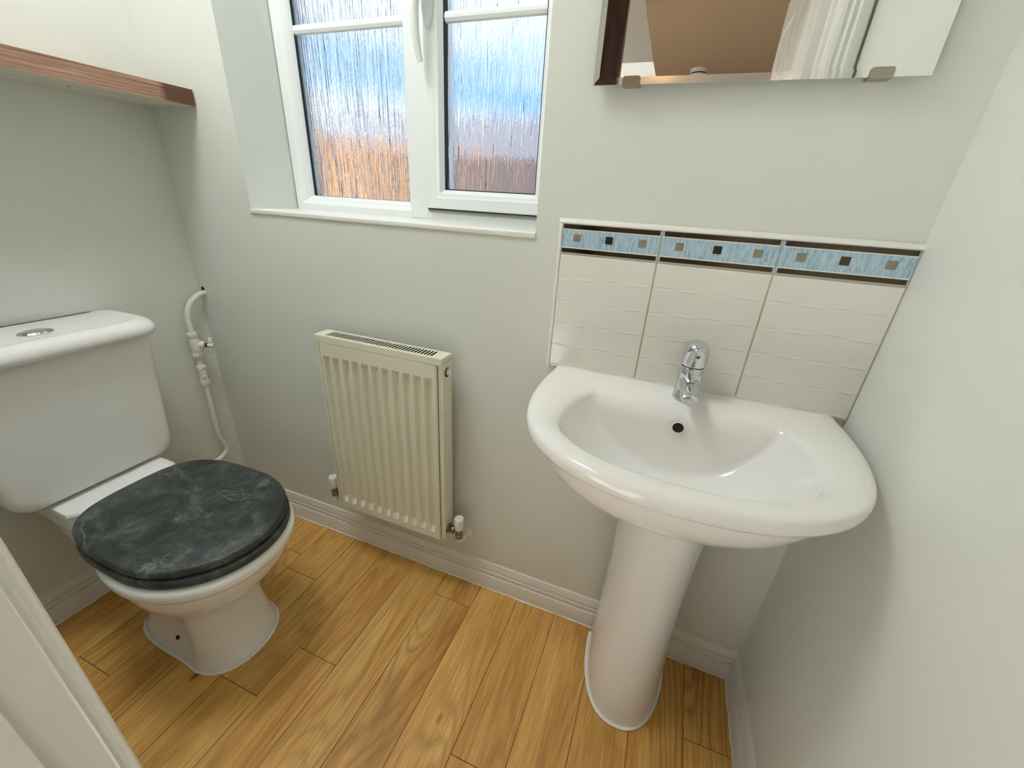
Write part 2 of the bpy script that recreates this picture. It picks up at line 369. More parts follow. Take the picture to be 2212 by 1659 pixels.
# ------------------------------------------------------------------ structure
boxes('wall_back', [((-0.4, 0, -0.05), (WX0, 0.28, 2.5)), ((WX1, 0, -0.05), (RW+0.2, 0.28, 2.5)),
                    ((WX0, 0, -0.05), (WX1, 0.28, WZ0-0.012)), ((WX0, 0, WZ1), (WX1, 0.28, 2.5))],
      M['wall'], label='white painted window wall behind the radiator and washbasin', cat='wall', kind='structure')
prism('wall_left', [(0.0, 0.0), (lx(-0.9), -0.9), (lx(-0.9)-0.15, -0.9), (-0.15, 0.0)], 2, -0.05, 2.5, M['wall'],
      label='white painted side wall behind the toilet cistern', cat='wall', kind='structure')
box('wall_right', (RW, -0.90, -0.05), (RW+0.15, 0.0, 2.5), M['wall'], label='white painted side wall to the right of the washbasin', cat='wall', kind='structure')
DX0, DX1, DZ = 0.9, 1.69, 2.02    # doorway
boxes('wall_front', [((lx(-0.9), -0.90, -0.05), (DX0-0.03, FY, 2.5)), ((DX1+0.03, -0.90, -0.05), (RW, FY, 2.5)), ((DX0-0.03, -0.90, DZ+0.03), (DX1+0.03, FY, 2.5))],
      M['wall'], label='white painted wall around the cloakroom doorway', cat='wall', kind='structure')
box('ceiling', (-0.4, -0.90, CEIL), (RW+0.2, 0.28, CEIL+0.1), M['ceil'], label='flat white cloakroom ceiling', cat='ceiling', kind='structure')

# floor: dark joint bed plus planks
fl = box('floor', (-0.2, -0.90, -0.06), (RW+0.05, 0.02, -0.0012), M['joint'], label='honey oak plank floor of the cloakroom', cat='floor', kind='structure')
PITCHX, LASTX, PYAW = 0.1245, 1.6518, 0.0099
JOINT = {}
for x0, jy in ((0.158, -0.627), (0.531, -0.5205), (0.656, -0.3895), (0.282, -0.1455), (0.407, -0.207), (0.905, -0.097), (1.154, -0.4405), (1.652, -0.202)):
    JOINT[round((LASTX-x0)/PITCHX)] = jy
rnd = random.Random(3)
for k in range(-1, 15):
    xa = LASTX - k*PITCHX; xb = min(xa + PITCHX, RW+0.03); xa = max(xa, -0.08)
    ys = [0.0]
    if k in JOINT: ys.append(JOINT[k])
    ys.append(-0.9)
    for a, b in zip(ys[:-1], ys[1:]):
        g = 0.0007
        bm = bmesh.new()
        q = [(xa+PYAW*a+g, a-g), (xb+PYAW*a-g, a-g), (xb+PYAW*b-g, b+g), (xa+PYAW*b+g, b+g)]
        i = 0.0006
        c = [(xa+PYAW*a+g+i, a-g-i), (xb+PYAW*a-g-i, a-g-i), (xb+PYAW*b-g-i, b+g+i), (xa+PYAW*b+g+i, b+g+i)]
        add_loft(bm, [[(p[0], p[1], -0.0012) for p in q], [(p[0], p[1], -0.0004) for p in q], [(p[0], p[1], 0.0) for p in c]])
        link('plank', to_mesh(bm, 'plank'), fl, M['plank'])

# baseboards: moulded profile (distance from wall, height)
BB = [(0, 0), (0.0131, 0), (0.0131, 0.054), (0.0122, 0.0562), (0.0058, 0.0582), (0.0058, 0.0614), (0.0104, 0.0628), (0.0098, 0.0722), (0.0046, 0.0742), (0.0046, 0.0772), (0.0088, 0.0786), (0.0072, 0.090), (0.0045, 0.1025), (0.0, 0.1033)]
def skirting(name, frames, label):
    bm = bmesh.new()
    rings = [[Vector((px, py, 0)) + Vector((nx, ny, 0))*d + Vector((0, 0, z)) for d, z in BB] for px, py, nx, ny in frames]
    add_loft(bm, rings)
    o = link(name, to_mesh(bm, name, 25), None, M['gloss'], label=label, cat='baseboard', kind='structure')
    # thin painted sealant bead along the floor
    (ax, ay, anx, any_), (bx, by, bnx, bny) = frames[0], frames[-1]
    pts = []
    n = 60
    for i in range(n+1):
        t = i/n; w = 0.0015*math.sin(i*1.7)*math.sin(i*0.61)
        pts.append((ax+(bx-ax)*t+anx*(0.0138+w), ay+(by-ay)*t+any_*(0.0138+w), 0.001))
    tube('sealant_bead', pts, 0.0024, M['caulk'], o, n=6)
    return o
skirting('baseboard_back', [(0.0, 0, 0, -1), (RW, 0, 0, -1)], 'white moulded baseboard under the window wall')
skirting('baseboard_right', [(RW, 0.0, -1, 0), (RW, FY, -1, 0)], 'white moulded baseboard along the right side wall')
cs, sn_ = math.cos(SKEW), math.sin(SKEW)
skirting('baseboard_left', [(0, 0, cs, -sn_), (lx(FY), FY, cs, -sn_)], 'white moulded baseboard behind the toilet')

# door wall joinery: left jamb seen at the edge of the frame (profile in plan)
JX = DX0
prof = [(JX-0.03, FY-0.002), (JX-0.075, FY-0.002), (JX-0.075, FY+0.009), (JX-0.058, FY+0.013), (JX-0.02, FY+0.0145), (JX-0.004, FY+0.0162), (JX-0.0012, FY+0.0158), (JX, FY+0.0142), (JX, FY+0.0112), (JX-0.0012, FY+0.0106), (JX-0.0042, FY+0.0085),
        (JX-0.0052, FY+0.0055), (JX-0.0038, FY+0.0028), (JX-0.001, FY+0.0022), (JX, FY+0.0012), (JX-0.0006, FY+0.0002), (JX-0.0026, FY-0.001), (JX-0.0026, FY-0.036), (JX+0.009, FY-0.039), (JX+0.010, FY-0.075), (JX-0.002, FY-0.078), (JX-0.002, FY-0.115), (JX-0.03, FY-0.115)]
prism('trim_1', prof, 2, 0.0, DZ, M['gloss'], smooth=30, label='white moulded door jamb at the lower left corner of the picture', cat='door frame', kind='structure')
def arch_prof(x, s):   # reeded architrave + lining on the right side
    a = [(0.03, FY-0.002), (0.03, FY-0.115), (0.0, FY-0.115), (0.0, FY-0.075), (-0.010, FY-0.072), (-0.010, FY-0.036), (0.0, FY-0.033), (0.0, FY+0.0), (0.006, FY+0.004), (0.006, FY+0.013), (0.016, FY+0.016), (0.022, FY+0.0135), (0.026, FY+0.0135), (0.032, FY+0.018), (0.038, FY+0.0145), (0.042, FY+0.0145), (0.048, FY+0.020), (0.058, FY+0.021), (0.072, FY+0.019), (0.075, FY+0.014), (0.075, FY-0.002)]
    return [(x+s*p, q) for p, q in a]
prism('trim_2', arch_prof(DX1, 1), 2, 0.0, DZ, M['gloss'], smooth=30, label='white reeded architrave of the doorway reflected at the right of the mirror', cat='door frame', kind='structure')
boxes('trim_3', [((DX0-0.075, FY-0.115, DZ), (DX1+0.075, FY+0.0, DZ+0.03)), ((DX0-0.075, FY-0.002, DZ), (DX1+0.075, FY+0.018, DZ+0.075))], M['gloss'], label='white head of the doorway', cat='door frame', kind='structure')

# door leaf opened outwards into the hall
door = empty('door_1', (1.694, -0.9095, 0), 'white panelled door standing open in the hall, seen in the mirror', 'door', kind='structure')
box('door_leaf', (-0.035, -0.76, 0.008), (0.0, 0.0, 1.985), M['gloss'], door, bevel=0.002)
for (ya, yb) in ((-0.345, -0.10), (-0.66, -0.415)):
    for (za, zb) in ((0.2, 0.75), (0.92, 1.45), (1.56, 1.86)):
        bm = bmesh.new()
        def rect(x, d): return [(x, ya+d, za+d), (x, yb-d, za+d), (x, yb-d, zb-d), (x, ya+d, zb-d)]
        add_loft(bm, [rect(-0.034, 0), rect(-0.041, 0.006), rect(-0.036, 0.02), rect(-0.036, 0.03), rect(-0.041, 0.055)], True, True, True)
        link('door_panel', to_mesh(bm, 'door_panel'), door, M['gloss'])
lathe('door_handle', [(0.0, 0), (0.024, 0), (0.024, 0.008), (0.010, 0.012), (0.010, 0.04), (0.0, 0.04)], (-0.035, -0.70, 1.0), (-1, 0, 0), M['chrome'], door)

# hall beyond the doorway
boxes('wall_hall', [((-0.75, -5.6, -0.05), (-0.6, -3.6, 2.5)), ((-0.75, -2.05, -0.05), (-0.6, -0.9, 2.5)), ((-0.75, -3.6, -0.05), (-0.6, -2.05, 0.1)), ((-0.75, -3.6, 1.95), (-0.6, -2.05, 2.5)), ((2.5, -5.6, -0.05), (2.65, -0.9, 2.5)), ((-0.75, -5.75, -0.05), (2.65, -5.6, 2.5)),
                    ((-0.75, -0.92, -0.05), (lx(-0.9), -0.9, 2.5)), ((RW, -0.92, -0.05), (2.65, -0.9, 2.5))], M['hallwall'],
      label='cream walls of the hall behind the doorway', cat='wall', kind='structure')
box('ceiling_hall', (-0.75, -5.75, 2.36), (2.65, -0.9, 2.46), M['tan'], label='tan hall ceiling reflected in the mirror', cat='ceiling', kind='structure')
box('floor_hall', (-0.75, -5.75, -0.06), (2.65, -0.9, -0.001), M['carpet'], label='carpeted hall floor behind the doorway', cat='floor', kind='structure')
prism('trim_4', [(1.08, 1.94), (0.935, 2.36), (0.5, 2.36), (0.5, 1.94)], 1, -2.5, -2.2, M['ceil'],
      label='white sloping bulkhead under the hall ceiling, reflected at the left of the mirror', cat='bulkhead', kind='structure')

w2 = empty('added_hall_window', (-0.675, -2.825, 0.1), 'added tall white framed hall window, unseen, letting in fill light', 'window', kind='structure')  # unseen window added so sun on the hall floor fills the room
boxes('frame', [((-0.03, -0.775, 0), (0.03, -0.725, 1.85)), ((-0.03, 0.725, 0), (0.03, 0.775, 1.85)), ((-0.03, -0.725, 0), (0.03, 0.725, 0.05)), ((-0.03, -0.725, 1.8), (0.03, 0.725, 1.85))], M['upvc'], w2)
boxes('mullion', [((-0.025, -0.03, 0.05), (0.025, 0.03, 1.8))], M['upvc'], w2)

# ------------------------------------------------------------------ window
win = empty('window_1', (0, 0.158, WZ0), 'white framed double casement window with obscured glass', 'window', kind='structure')
YF = 0.0                                    # frame room face (local), outwards is +y
H_ = WZ1 - WZ0
def picture_frame(x0, x1, z0, z1, w, prof):
    """mitred frame: prof = list of (inset from outer edge, y)"""
    bm = bmesh.new()
    rings = [[(x0+i, y, z0+i), (x1-i, y, z0+i), (x1-i, y, z1-i), (x0+i, y, z1-i)] for i, y in prof]
    add_loft(bm, rings, True, False, False)
    bm.faces.ensure_lookup_table()
    # close the ring back to the first profile point
    n = len(prof)
    vs = bm.verts; vs.ensure_lookup_table()
    for j in range(4):
        k = (j+1) % 4
        bm.faces.new((vs[(n-1)*4+j], vs[(n-1)*4+k], vs[k], vs[j]))
    return bm
fx0, fx1 = 0.305, WX1-0.002
MUL0, MUL1 = 0.706, 0.767
link('frame', to_mesh(picture_frame(fx0, fx1, 0.0, H_, 0.03, [(0.0, 0.07), (0.0, 0.0), (0.018, 0.0), (0.020, 0.002), (0.024, 0.004), (0.030, 0.012), (0.030, 0.07)]), 'frame', 30), win, M['upvc'])
bm = bmesh.new()
add_loft(bm, [[(x, y, z) for x, y in ((MUL0-0.006, 0.07), (MUL0-0.006, 0.012), (MUL0, 0.003), (MUL0+0.004, -0.002), (MUL1-0.006, -0.002), (MUL1-0.004, 0.0), (MUL1-0.004, 0.07))] for z in (0.004, H_-0.004)])
link('mullion', to_mesh(bm, 'mullion', 30), win, M['upvc'])
# left fixed light
gx0, gx1 = fx0+0.028, MUL0-0.004
link('glazing_bead', to_mesh(picture_frame(gx0, gx1, 0.028, H_-0.028, 0.02, [(0.0, 0.036), (0.0, 0.012), (0.003, 0.0115), (0.010, 0.020), (0.013, 0.030), (0.013, 0.036)]), 'glazing_bead', 30), win, M['upvc'])
link('gasket', to_mesh(picture_frame(gx0+0.012, gx1-0.012, 0.040, H_-0.040, 0.01, [(0.0, 0.037), (0.0, 0.029), (0.0012, 0.030), (0.0018, 0.037)]), 'gasket'), win, M['gasket'])
box('glass_pane', (gx0-0.004, 0.038, 0.024), (gx1+0.004, 0.042, H_-0.024), M['glass'], win)
link('spacer_bar', to_mesh(picture_frame(gx0+0.004, gx1-0.004, 0.032, H_-0.032, 0.01, [(0.0, 0.058), (0.0, 0.044), (0.009, 0.044), (0.009, 0.058)]), 'spacer_bar'), win, M['spacer'])
# right opening sash, lapping the frame
sx0, sx1, sz0 = MUL1, fx1-0.012, 0.030
sash = empty('sash', (0, 0, 0), parent=win)
link('sash_frame', to_mesh(picture_frame(sx0, sx1, sz0, H_-0.03, 0.03, [(0.0, 0.05), (0.0, -0.012), (0.002, -0.014), (0.026, -0.014), (0.028, -0.012), (0.036, -0.009), (0.046, 0.004), (0.046, 0.05)]), 'sash_frame', 30), sash, M['upvc'])
link('gasket', to_mesh(picture_frame(sx0-0.0035, sx1+0.003, sz0-0.003, H_-0.027, 0.01, [(0.0, 0.006), (0.0, -0.003), (0.004, -0.003), (0.004, 0.006)]), 'gasket'), sash, M['gasket'])
link('gasket', to_mesh(picture_frame(sx0+0.045, sx1-0.045, sz0+0.045, H_-0.075, 0.01, [(0.0, 0.02), (0.0, 0.003), (0.0025, 0.004), (0.0035, 0.02)]), 'gasket'), sash, M['gasket'])
box('glass_pane', (sx0+0.04, 0.014, sz0+0.04), (sx1-0.04, 0.018, H_-0.07), M['glass'], sash)
# glazing bars across both lights
zb0, zb1 = 1.5155-WZ0, 1.536-WZ0
def gbar(x0, x1, yb, z0, z1, parent):
    bm = bmesh.new(); zm = (z0+z1)/2
    add_loft(bm, [[(x, y, z) for y, z in ((yb, z0), (yb-0.006, z0+0.002), (yb-0.009, zm-0.003), (yb-0.009, zm+0.003), (yb-0.006, z1-0.002), (yb, z1))] for x in (x0, x1)])
    link('glazing_bar', to_mesh(bm, 'glazing_bar', 25), parent, M['upvc'])
gbar(gx0+0.010, gx1-0.010, 0.0375, zb0+0.006, zb1+0.008, win)
gbar(sx0+0.044, sx1-0.044, 0.0135, zb0-0.004, zb1-0.002, sash)
# espagnolette handle on the sash
hd = empty('handle', (sx0+0.008, -0.014, 1.532-WZ0), parent=win)
bm = bmesh.new()
def oval(cx, cz, rx, rz, y, n=24): return [(cx+rx*math.cos(2*math.pi*j/n), y, cz+rz*math.sin(2*math.pi*j/n)) for j in range(n)]
add_loft(bm, [oval(0.008, 0.02, 0.014, 0.055, 0.0), oval(0.008, 0.02, 0.014, 0.055, -0.006), oval(0.008, 0.02, 0.011, 0.05, -0.010)])
link('handle_plate', to_mesh(bm, 'handle_plate', 40), hd, M['upvc'])
pth = catmull([(0.008, -0.008, 0.035), (0.004, -0.026, 0.03), (-0.004, -0.034, 0.005), (-0.006, -0.033, -0.04), (-0.004, -0.028, -0.078), (0.0, -0.024, -0.102)], 6)
nr = len(pth); tube('handle_lever', pth, [0.0135-0.007*(i/(nr-1)) for i in range(nr)], M['upvc'], hd)
lathe('lock_button', [(0.0, 0), (0.0055, 0), (0.0055, 0.003), (0.0, 0.003)], (-0.004, -0.036, 0.022), (-0.2, -1, 0.15), M['nickel'], hd)
# sill board
bm = bmesh.new(); add_box(bm, (WX0-0.001, -0.004, WZ0-0.012), (WX1+0.001, 0.2, WZ0))
bmesh.ops.bevel(bm, geom=[e for e in bm.edges if all(v.co.y < 0 for v in e.verts)], offset=0.003, segments=3, profile=0.5, affect='EDGES')
link('window_sill', to_mesh(bm, 'window_sill', 40), None, M['gloss'], label='white painted sill board below the window', cat='window sill', kind='structure')

# ------------------------------------------------------------------ toilet
TY = -0.43
toilet = empty('toilet', (0, TY, 0), 'white close-coupled toilet with a closed black marbled lid', 'toilet')
NP = 120
def sup(c, s, n): return math.copysign(abs(c)**(2.0/n), c), math.copysign(abs(s)**(2.0/n), s)
def lid_outline(xc, a, b, ar, nf=2.05, nr=3.3, n=NP):
    out = []
    for j in range(n):
        t = 2*math.pi*j/n; c, s = math.cos(t), math.sin(t)
        if c >= 0: u, v = sup(c, s, nf); out.append((xc+a*u, b*v))
        else: u, v = sup(c, s, nr); out.append((xc+ar*u, b*v))
    return out
def polar_union(xc, a, b, ar, rx0, rhw, n=NP, ne=2.1):
    """front ellipse united with a rear block reaching back to rx0"""
    out = []
    for j in range(n):
        t = 2*math.pi*j/n; c, s = math.cos(t), math.sin(t)
        aa = a if c >= 0 else ar
        r = (abs(c/aa)**ne + abs(s/b)**ne)**(-1/ne)
        if c < 0 and rhw > 0:
            L_ = xc-rx0; p = 9.0 if rx0 < 0.15 else 4.5
            r2 = (abs(c/L_)**p + abs(s/rhw)**p)**(-1/p)
            k = 24.0
            r = (r**k + r2**k)**(1/k)
        out.append((xc+r*c, r*s))
    return out
PAN = [  # z, xc, a, b, ar, rear x, rear half width
    (0.000, 0.466, 0.090, 0.104, 0.09, 0.192, 0.101), (0.012, 0.466, 0.089, 0.103, 0.09, 0.194, 0.099), (0.024, 0.466, 0.082, 0.099, 0.08, 0.196, 0.091),
    (0.045, 0.464, 0.075, 0.096, 0.06, 0.198, 0.081), (0.09, 0.461, 0.066, 0.093, 0.05, 0.20, 0.072), (0.14, 0.458, 0.062, 0.091, 0.05, 0.20, 0.071),
    (0.195, 0.458, 0.072, 0.096, 0.08, 0.19, 0.078), (0.228, 0.460, 0.098, 0.112, 0.14, 0.16, 0.09), (0.257, 0.465, 0.132, 0.132, 0.18, 0.12, 0.098),
    (0.290, 0.470, 0.160, 0.149, 0.20, 0.08, 0.106), (0.324, 0.475, 0.178, 0.160, 0.215, 0.05, 0.112), (0.354, 0.478, 0.188, 0.166, 0.225, 0.03, 0.115),
    (0.366, 0.480, 0.191, 0.168, 0.228, 0.025, 0.116), (0.370, 0.480, 0.197, 0.174, 0.232, 0.02, 0.117), (0.377, 0.480, 0.201, 0.178, 0.236, 0.018, 0.118),
    (0.389, 0.480, 0.201, 0.178, 0.236, 0.018, 0.118), (0.397, 0.480, 0.198, 0.175, 0.234, 0.020, 0.116), (0.402, 0.480, 0.190, 0.168, 0.228, 0.024, 0.112)]
bm = bmesh.new()
add_loft(bm, [[(x, y, z) for x, y in polar_union(xc, a, b, ar, rx, rh)] for z, xc, a, b, ar, rx, rh in PAN])
pan = link('pan', to_mesh(bm, 'pan', 55), toilet, M['ceramic'])
# painted sealant round the foot
pts = [(x*1.0, y*1.0, 0.002) for x, y in polar_union(0.466, 0.092, 0.106, 0.092, 0.190, 0.103)]
pts = [(p[0]+0.0012*math.sin(i*2.3), p[1]+0.0012*math.sin(i*3.1), p[2]) for i, p in enumerate(pts)] + [pts[0]]
tube('sealant_bead', pts, 0.0042, M['caulk'], pan, n=8)
lathe('bolt_hole', [(0.0, 0), (0.0052, 0), (0.0052, 0.003), (0.0, 0.003)], (0.372, -0.0815, 0.047), (0, -0.85, 0.5), M['black'], pan)
# seat ring and lid (marbled)
def slab(name, z0, z1, o0, rnd_, mat, parent, hole=None):
    xc, a, b, ar = o0
    prof = [(rnd_*0.9, z0), (rnd_*0.25, z0+rnd_*0.3), (0.0, z0+rnd_), (0.0, z1-rnd_), (rnd_*0.3, z1-rnd_*0.3), (rnd_, z1)]
    bm = bmesh.new()
    rings = [[(x, y, z) for x, y in lid_outline(xc, a-d, b-d, ar-d)] for d, z in prof]
    if hole:
        rings = rings + [[(x, y, z1) for x, y in lid_outline(xc, a-hole, b-hole, ar-hole)], [(x, y, z0) for x, y in lid_outline(xc, a-hole, b-hole, ar-hole)]]
        R = add_loft(bm, rings, True, False, False)
        for j in range(NP): bm.faces.new((R[-1][j], R[-1][(j+1) % NP], R[0][(j+1) % NP], R[0][j]))
    else: add_loft(bm, rings)
    return link(name, to_mesh(bm, name, 50), parent, mat)
LIDO = (0.480, 0.196, 0.168, 0.241)
slab('seat', 0.405, 0.4265, (0.480, 0.199, 0.171, 0.239), 0.005, M['marble'], toilet, hole=0.06)
slab('lid', 0.4315, 0.452, LIDO, 0.005, M['marble'], toilet)
for dx, dy in ((0.27, 0.12), (0.27, -0.12), (0.62, 0.07), (0.62, -0.07)):
    lathe('seat_buffer', [(0.0, 0), (0.008, 0), (0.008, 0.005), (0.0, 0.005)], (dx, dy, 0.4265), (0, 0, 1), M['black'], toilet, n=12)
    lathe('seat_buffer', [(0.0, 0), (0.008, 0), (0.008, 0.006), (0.0, 0.006)], (dx if dx < 0.5 else 0.6, dy if dx < 0.5 else dy*1.7, 0.400), (0, 0, 1), M['black'], toilet, n=12)
for dy in (0.07, -0.07):
    lathe('hinge', [(0.0, 0), (0.013, 0), (0.013, 0.03), (0.009, 0.034), (0.0, 0.034)], (0.262, dy, 0.400), (0, 0, 1), M['chrome'], toilet, n=20)
# cistern
CYO = -0.007
cist = empty('cistern', (0, CYO, 0), parent=toilet)
def cist_front(inset, n=10):
    top, bot, zt, zb, r = 0.195-inset, 0.168-inset, 0.784, 0.437+inset, 0.042
    pts = [(top, zt)]
    for j in range(n+1):
        t = j/n*math.pi/2; pts.append((bot-r+r*math.cos(t), zb+r-r*math.sin(t)))
    for j in range(n+1):
        t = j/n*math.pi/2; pts.append((-bot+r-r*math.sin(t), zb+r-r*math.cos(t)))
    pts.append((-top, zt)); return pts
bm = bmesh.new()
def bulge(y): return 0.010*(1-(y/0.2)**2)
rings = []
for x, ins in ((-0.008, 0.004), (0.0, 0.0), (0.132, 0.0), (0.143, 0.003), (0.149, 0.010), (0.151, 0.020)):
    rings.append([(x + (bulge(y) if x > 0.05 else 0), y, z) for y, z in cist_front(ins)])
add_loft(bm, rings)
link('cistern_body', to_mesh(bm, 'cistern_body', 50), cist, M['ceramic'])
def lid_plan(d, n=12):
    hw, x1, rf, rb = 0.216-d, 0.186-d, 0.058, 0.03
    pts = [(-0.006+d*0.2, -hw+rb)]
    pts = []
    for j in range(n+1):
        t = j/n*math.pi/2; pts.append((x1-rf+rf*math.sin(t), -hw+rf-rf*math.cos(t)))
    for j in range(n+1):
        t = j/n*math.pi/2; pts.append((x1-rf+rf*math.cos(t), hw-rf+rf*math.sin(t)))
    for j in range(n+1):
        t = j/n*math.pi/2; pts.append((-0.006+rb-rb*math.sin(t), hw-rb*(1-math.cos(t))*1.0))
    for j in range(n+1):
        t = j/n*math.pi/2; pts.append((-0.006+rb-rb*math.cos(t), -hw+rb*(1-math.sin(t))))
    return pts
bm = bmesh.new()
rings = [[(x, y, z) for x, y in lid_plan(d)] for d, z in ((0.018, 0.780), (0.006, 0.783), (0.001, 0.790), (0.0, 0.798), (0.002, 0.807), (0.007, 0.815), (0.016, 0.8215), (0.026, 0.824), (0.031, 0.8225), (0.036, 0.8225))]
add_loft(bm, rings)
link('cistern_lid', to_mesh(bm, 'cistern_lid', 60), cist, M['ceramic'])
bt = empty('flush_button', (0.104, 0.005, 0.8225), parent=cist)
def ell_prof(name, prof, mat, parent, n=32):
    bm = bmesh.new()
    add_loft(bm, [[(0.72*r*math.cos(2*math.pi*j/n), r*math.sin(2*math.pi*j/n), z) for j in range(n)] for r, z in prof])
    return link(name, to_mesh(bm, name, 40), parent, mat)
ell_prof('button_ring', [(0.030, 0.0), (0.030, 0.003), (0.027, 0.0055), (0.024, 0.0055)], M['chrome'], bt)
ell_prof('button_plate', [(0.0225, 0.004), (0.0225, 0.0065), (0.020, 0.0075)], M['chrome'], bt)
lathe('half_flush_button', [(0.0, 0), (0.009, 0), (0.009, 0.0012), (0.007, 0.002), (0.0, 0.002)], (0.003, -0.008, 0.0072), (0, 0, 1), M['chrome'], bt, n=24)
bm = bmesh.new()
def deck(z, d): return [(x, y, z) for x, y in ((0.0, -0.119+d), (0.205-d, -0.119+d), (0.226-d, -0.10+d), (0.226-d, 0.10-d), (0.205-d, 0.119-d), (0.0, 0.119-d))]
add_loft(bm, [deck(0.375, 0.004), deck(0.424, 0.0), deck(0.429, 0.002), deck(0.431, 0.006)])
link('rear_deck', to_mesh(bm, 'rear_deck', 35), toilet, M['ceramic'])
box('cistern_neck', (0.02, -0.10, 0.425), (0.12, 0.10, 0.445), M['ceramic'], cist)

# ------------------------------------------------------------------ water pipe in the corner
pipe = empty('water_pipe', (0, 0, 0.24), 'white painted supply pipe with a stop tap in the corner beside the cistern', 'pipe')
def Pz(x, y, z): return (x, y, z-0.24)
px, py = 0.026, -0.072
tube('pipe_run', catmull([Pz(0.024, 0.004, 0.829), Pz(0.025, -0.022, 0.826), Pz(0.026, -0.052, 0.806), Pz(px, -0.069, 0.772), Pz(px, py, 0.735), Pz(px, py, 0.69), Pz(px, -0.074, 0.50), Pz(px, -0.079, 0.345), Pz(px, -0.074, 0.318), Pz(px, -0.065, 0.292), Pz(px, -0.066, 0.270), Pz(px, -0.082, 0.255), Pz(px, -0.11, 0.249), Pz(px, -0.20, 0.248)], 8), 0.0082, M['paintpipe'], pipe)
def collar(z, r, h, nm='compression_nut', n=6):
    lathe(nm, [(0.0, 0), (r*0.92, 0), (r, h*0.15), (r, h*0.85), (r*0.92, h), (0.0, h)], Pz(px, py-0.001, z), (0, 0, 1), M['paintpipe'], pipe, n=n)
collar(0.700, 0.0150, 0.016); collar(0.634, 0.0150, 0.014); collar(0.590, 0.0140, 0.014); collar(0.535, 0.0150, 0.018)
lathe('isolating_valve', [(0.0, 0), (0.0118, 0), (0.0118, 0.04), (0.0, 0.04)], Pz(px, py-0.001, 0.552), (0, 0, 1), M['paintpipe'], pipe, n=20)
lathe('valve_screw', [(0.0, 0), (0.006, 0), (0.006, 0.006), (0.0, 0.006)], Pz(px+0.009, py-0.004, 0.566), (0.8, 0.45, 0.1), M['paintpipe'], pipe, n=14)
stop = empty('stop_tap', Pz(px, py, 0.672), parent=pipe)
lathe('valve_body', [(0.0, -0.03), (0.012, -0.03), (0.0155, -0.012), (0.016, 0.008), (0.012, 0.028), (0.0, 0.03)], (0, 0, 0), (0, 0, 1), M['paintpipe'], stop, n=20)
hdv = Vector((0.78, 0.6, -0.12)).normalized()
lathe('bonnet', [(0.0, 0), (0.011, 0.0), (0.011, 0.018), (0.0125, 0.019), (0.0125, 0.026), (0.0055, 0.028), (0.0055, 0.046), (0.0, 0.046)], (0, 0, 0.004), hdv, M['paintpipe'], stop, n=20)
hc = hdv*0.043 + Vector((0, 0, 0.004))
lathe('packing_gland', [(0.0, 0), (0.0068, 0), (0.0068, 0.005), (0.0, 0.005)], hc - hdv*0.014, hdv, M['black'], stop, n=14)
up = Vector((0.05, 0.1, 1)).normalized(); sd = hdv.cross(up).normalized()
bm = bmesh.new()
for d in (up, ):
    add_tube(bm, [hc - d*0.027, hc - d*0.024, hc - d*0.008, hc + d*0.008, hc + d*0.024, hc + d*0.027], [0.0045, 0.0068, 0.0052, 0.0052, 0.0068, 0.0045], 12)
add_tube(bm, [hc - hdv*0.006, hc + hdv*0.008], [0.0078, 0.0078], 14)
link('tee_handle', to_mesh(bm, 'tee_handle', 50), stop, M['paintpipe'])
lathe('pipe_hole', [(0.0, 0), (0.0065, 0), (0.0065, 0.0015), (0.0, 0.0015)], Pz(0.0205, 0.0002, 0.8415), (0, -1, 0), M['black'], pipe, n=10)

# ------------------------------------------------------------------ radiator
RX0, RX1, RZ0, RZ1 = 0.545, 0.934, 0.222, 0.798
YB, YFp = -0.030, -0.084
rad = empty('radiator', (RX0, 0, RZ0), 'cream ribbed panel radiator mounted under the window', 'radiator')
rw, rh = RX1-RX0, RZ1-RZ0
bm = bmesh.new()   # pressed front panel with eleven channels
PX0, PX1, PZ0, PZ1 = 0.012, rw-0.014, 0.0, rh-0.0195
nC = 11; c0 = 0.030; pitch = (PX1-PX0-0.047)/(nC-1); dep = 0.0110
xs = [(PX0, 0), (PX0+0.004, 0)]
for i in range(nC):
    c = PX0+0.0225+i*pitch
    xs += [(c-0.0110, 0), (c-0.0060, 1), (c+0.0060, 1), (c+0.0110, 0)]
xs += [(PX1-0.004, 0), (PX1, 0)]
zs = [(PZ0, 0), (PZ0+0.022, 0), (PZ0+0.040, 1), (PZ1-0.050, 1), (PZ1-0.036, 0), (PZ1, 0)]
G = []
for z, fz in zs:
    row = []
    for i, (x, fx) in enumerate(xs):
        y = YFp + dep*fx*fz
        if i in (0, len(xs)-1): y += 0.004
        row.append(bm.verts.new((x, y, z)))
    G.append(row)
for a in range(len(zs)-1):
    for b in range(len(xs)-1): bm.faces.new((G[a][b], G[a][b+1], G[a+1][b+1], G[a+1][b]))
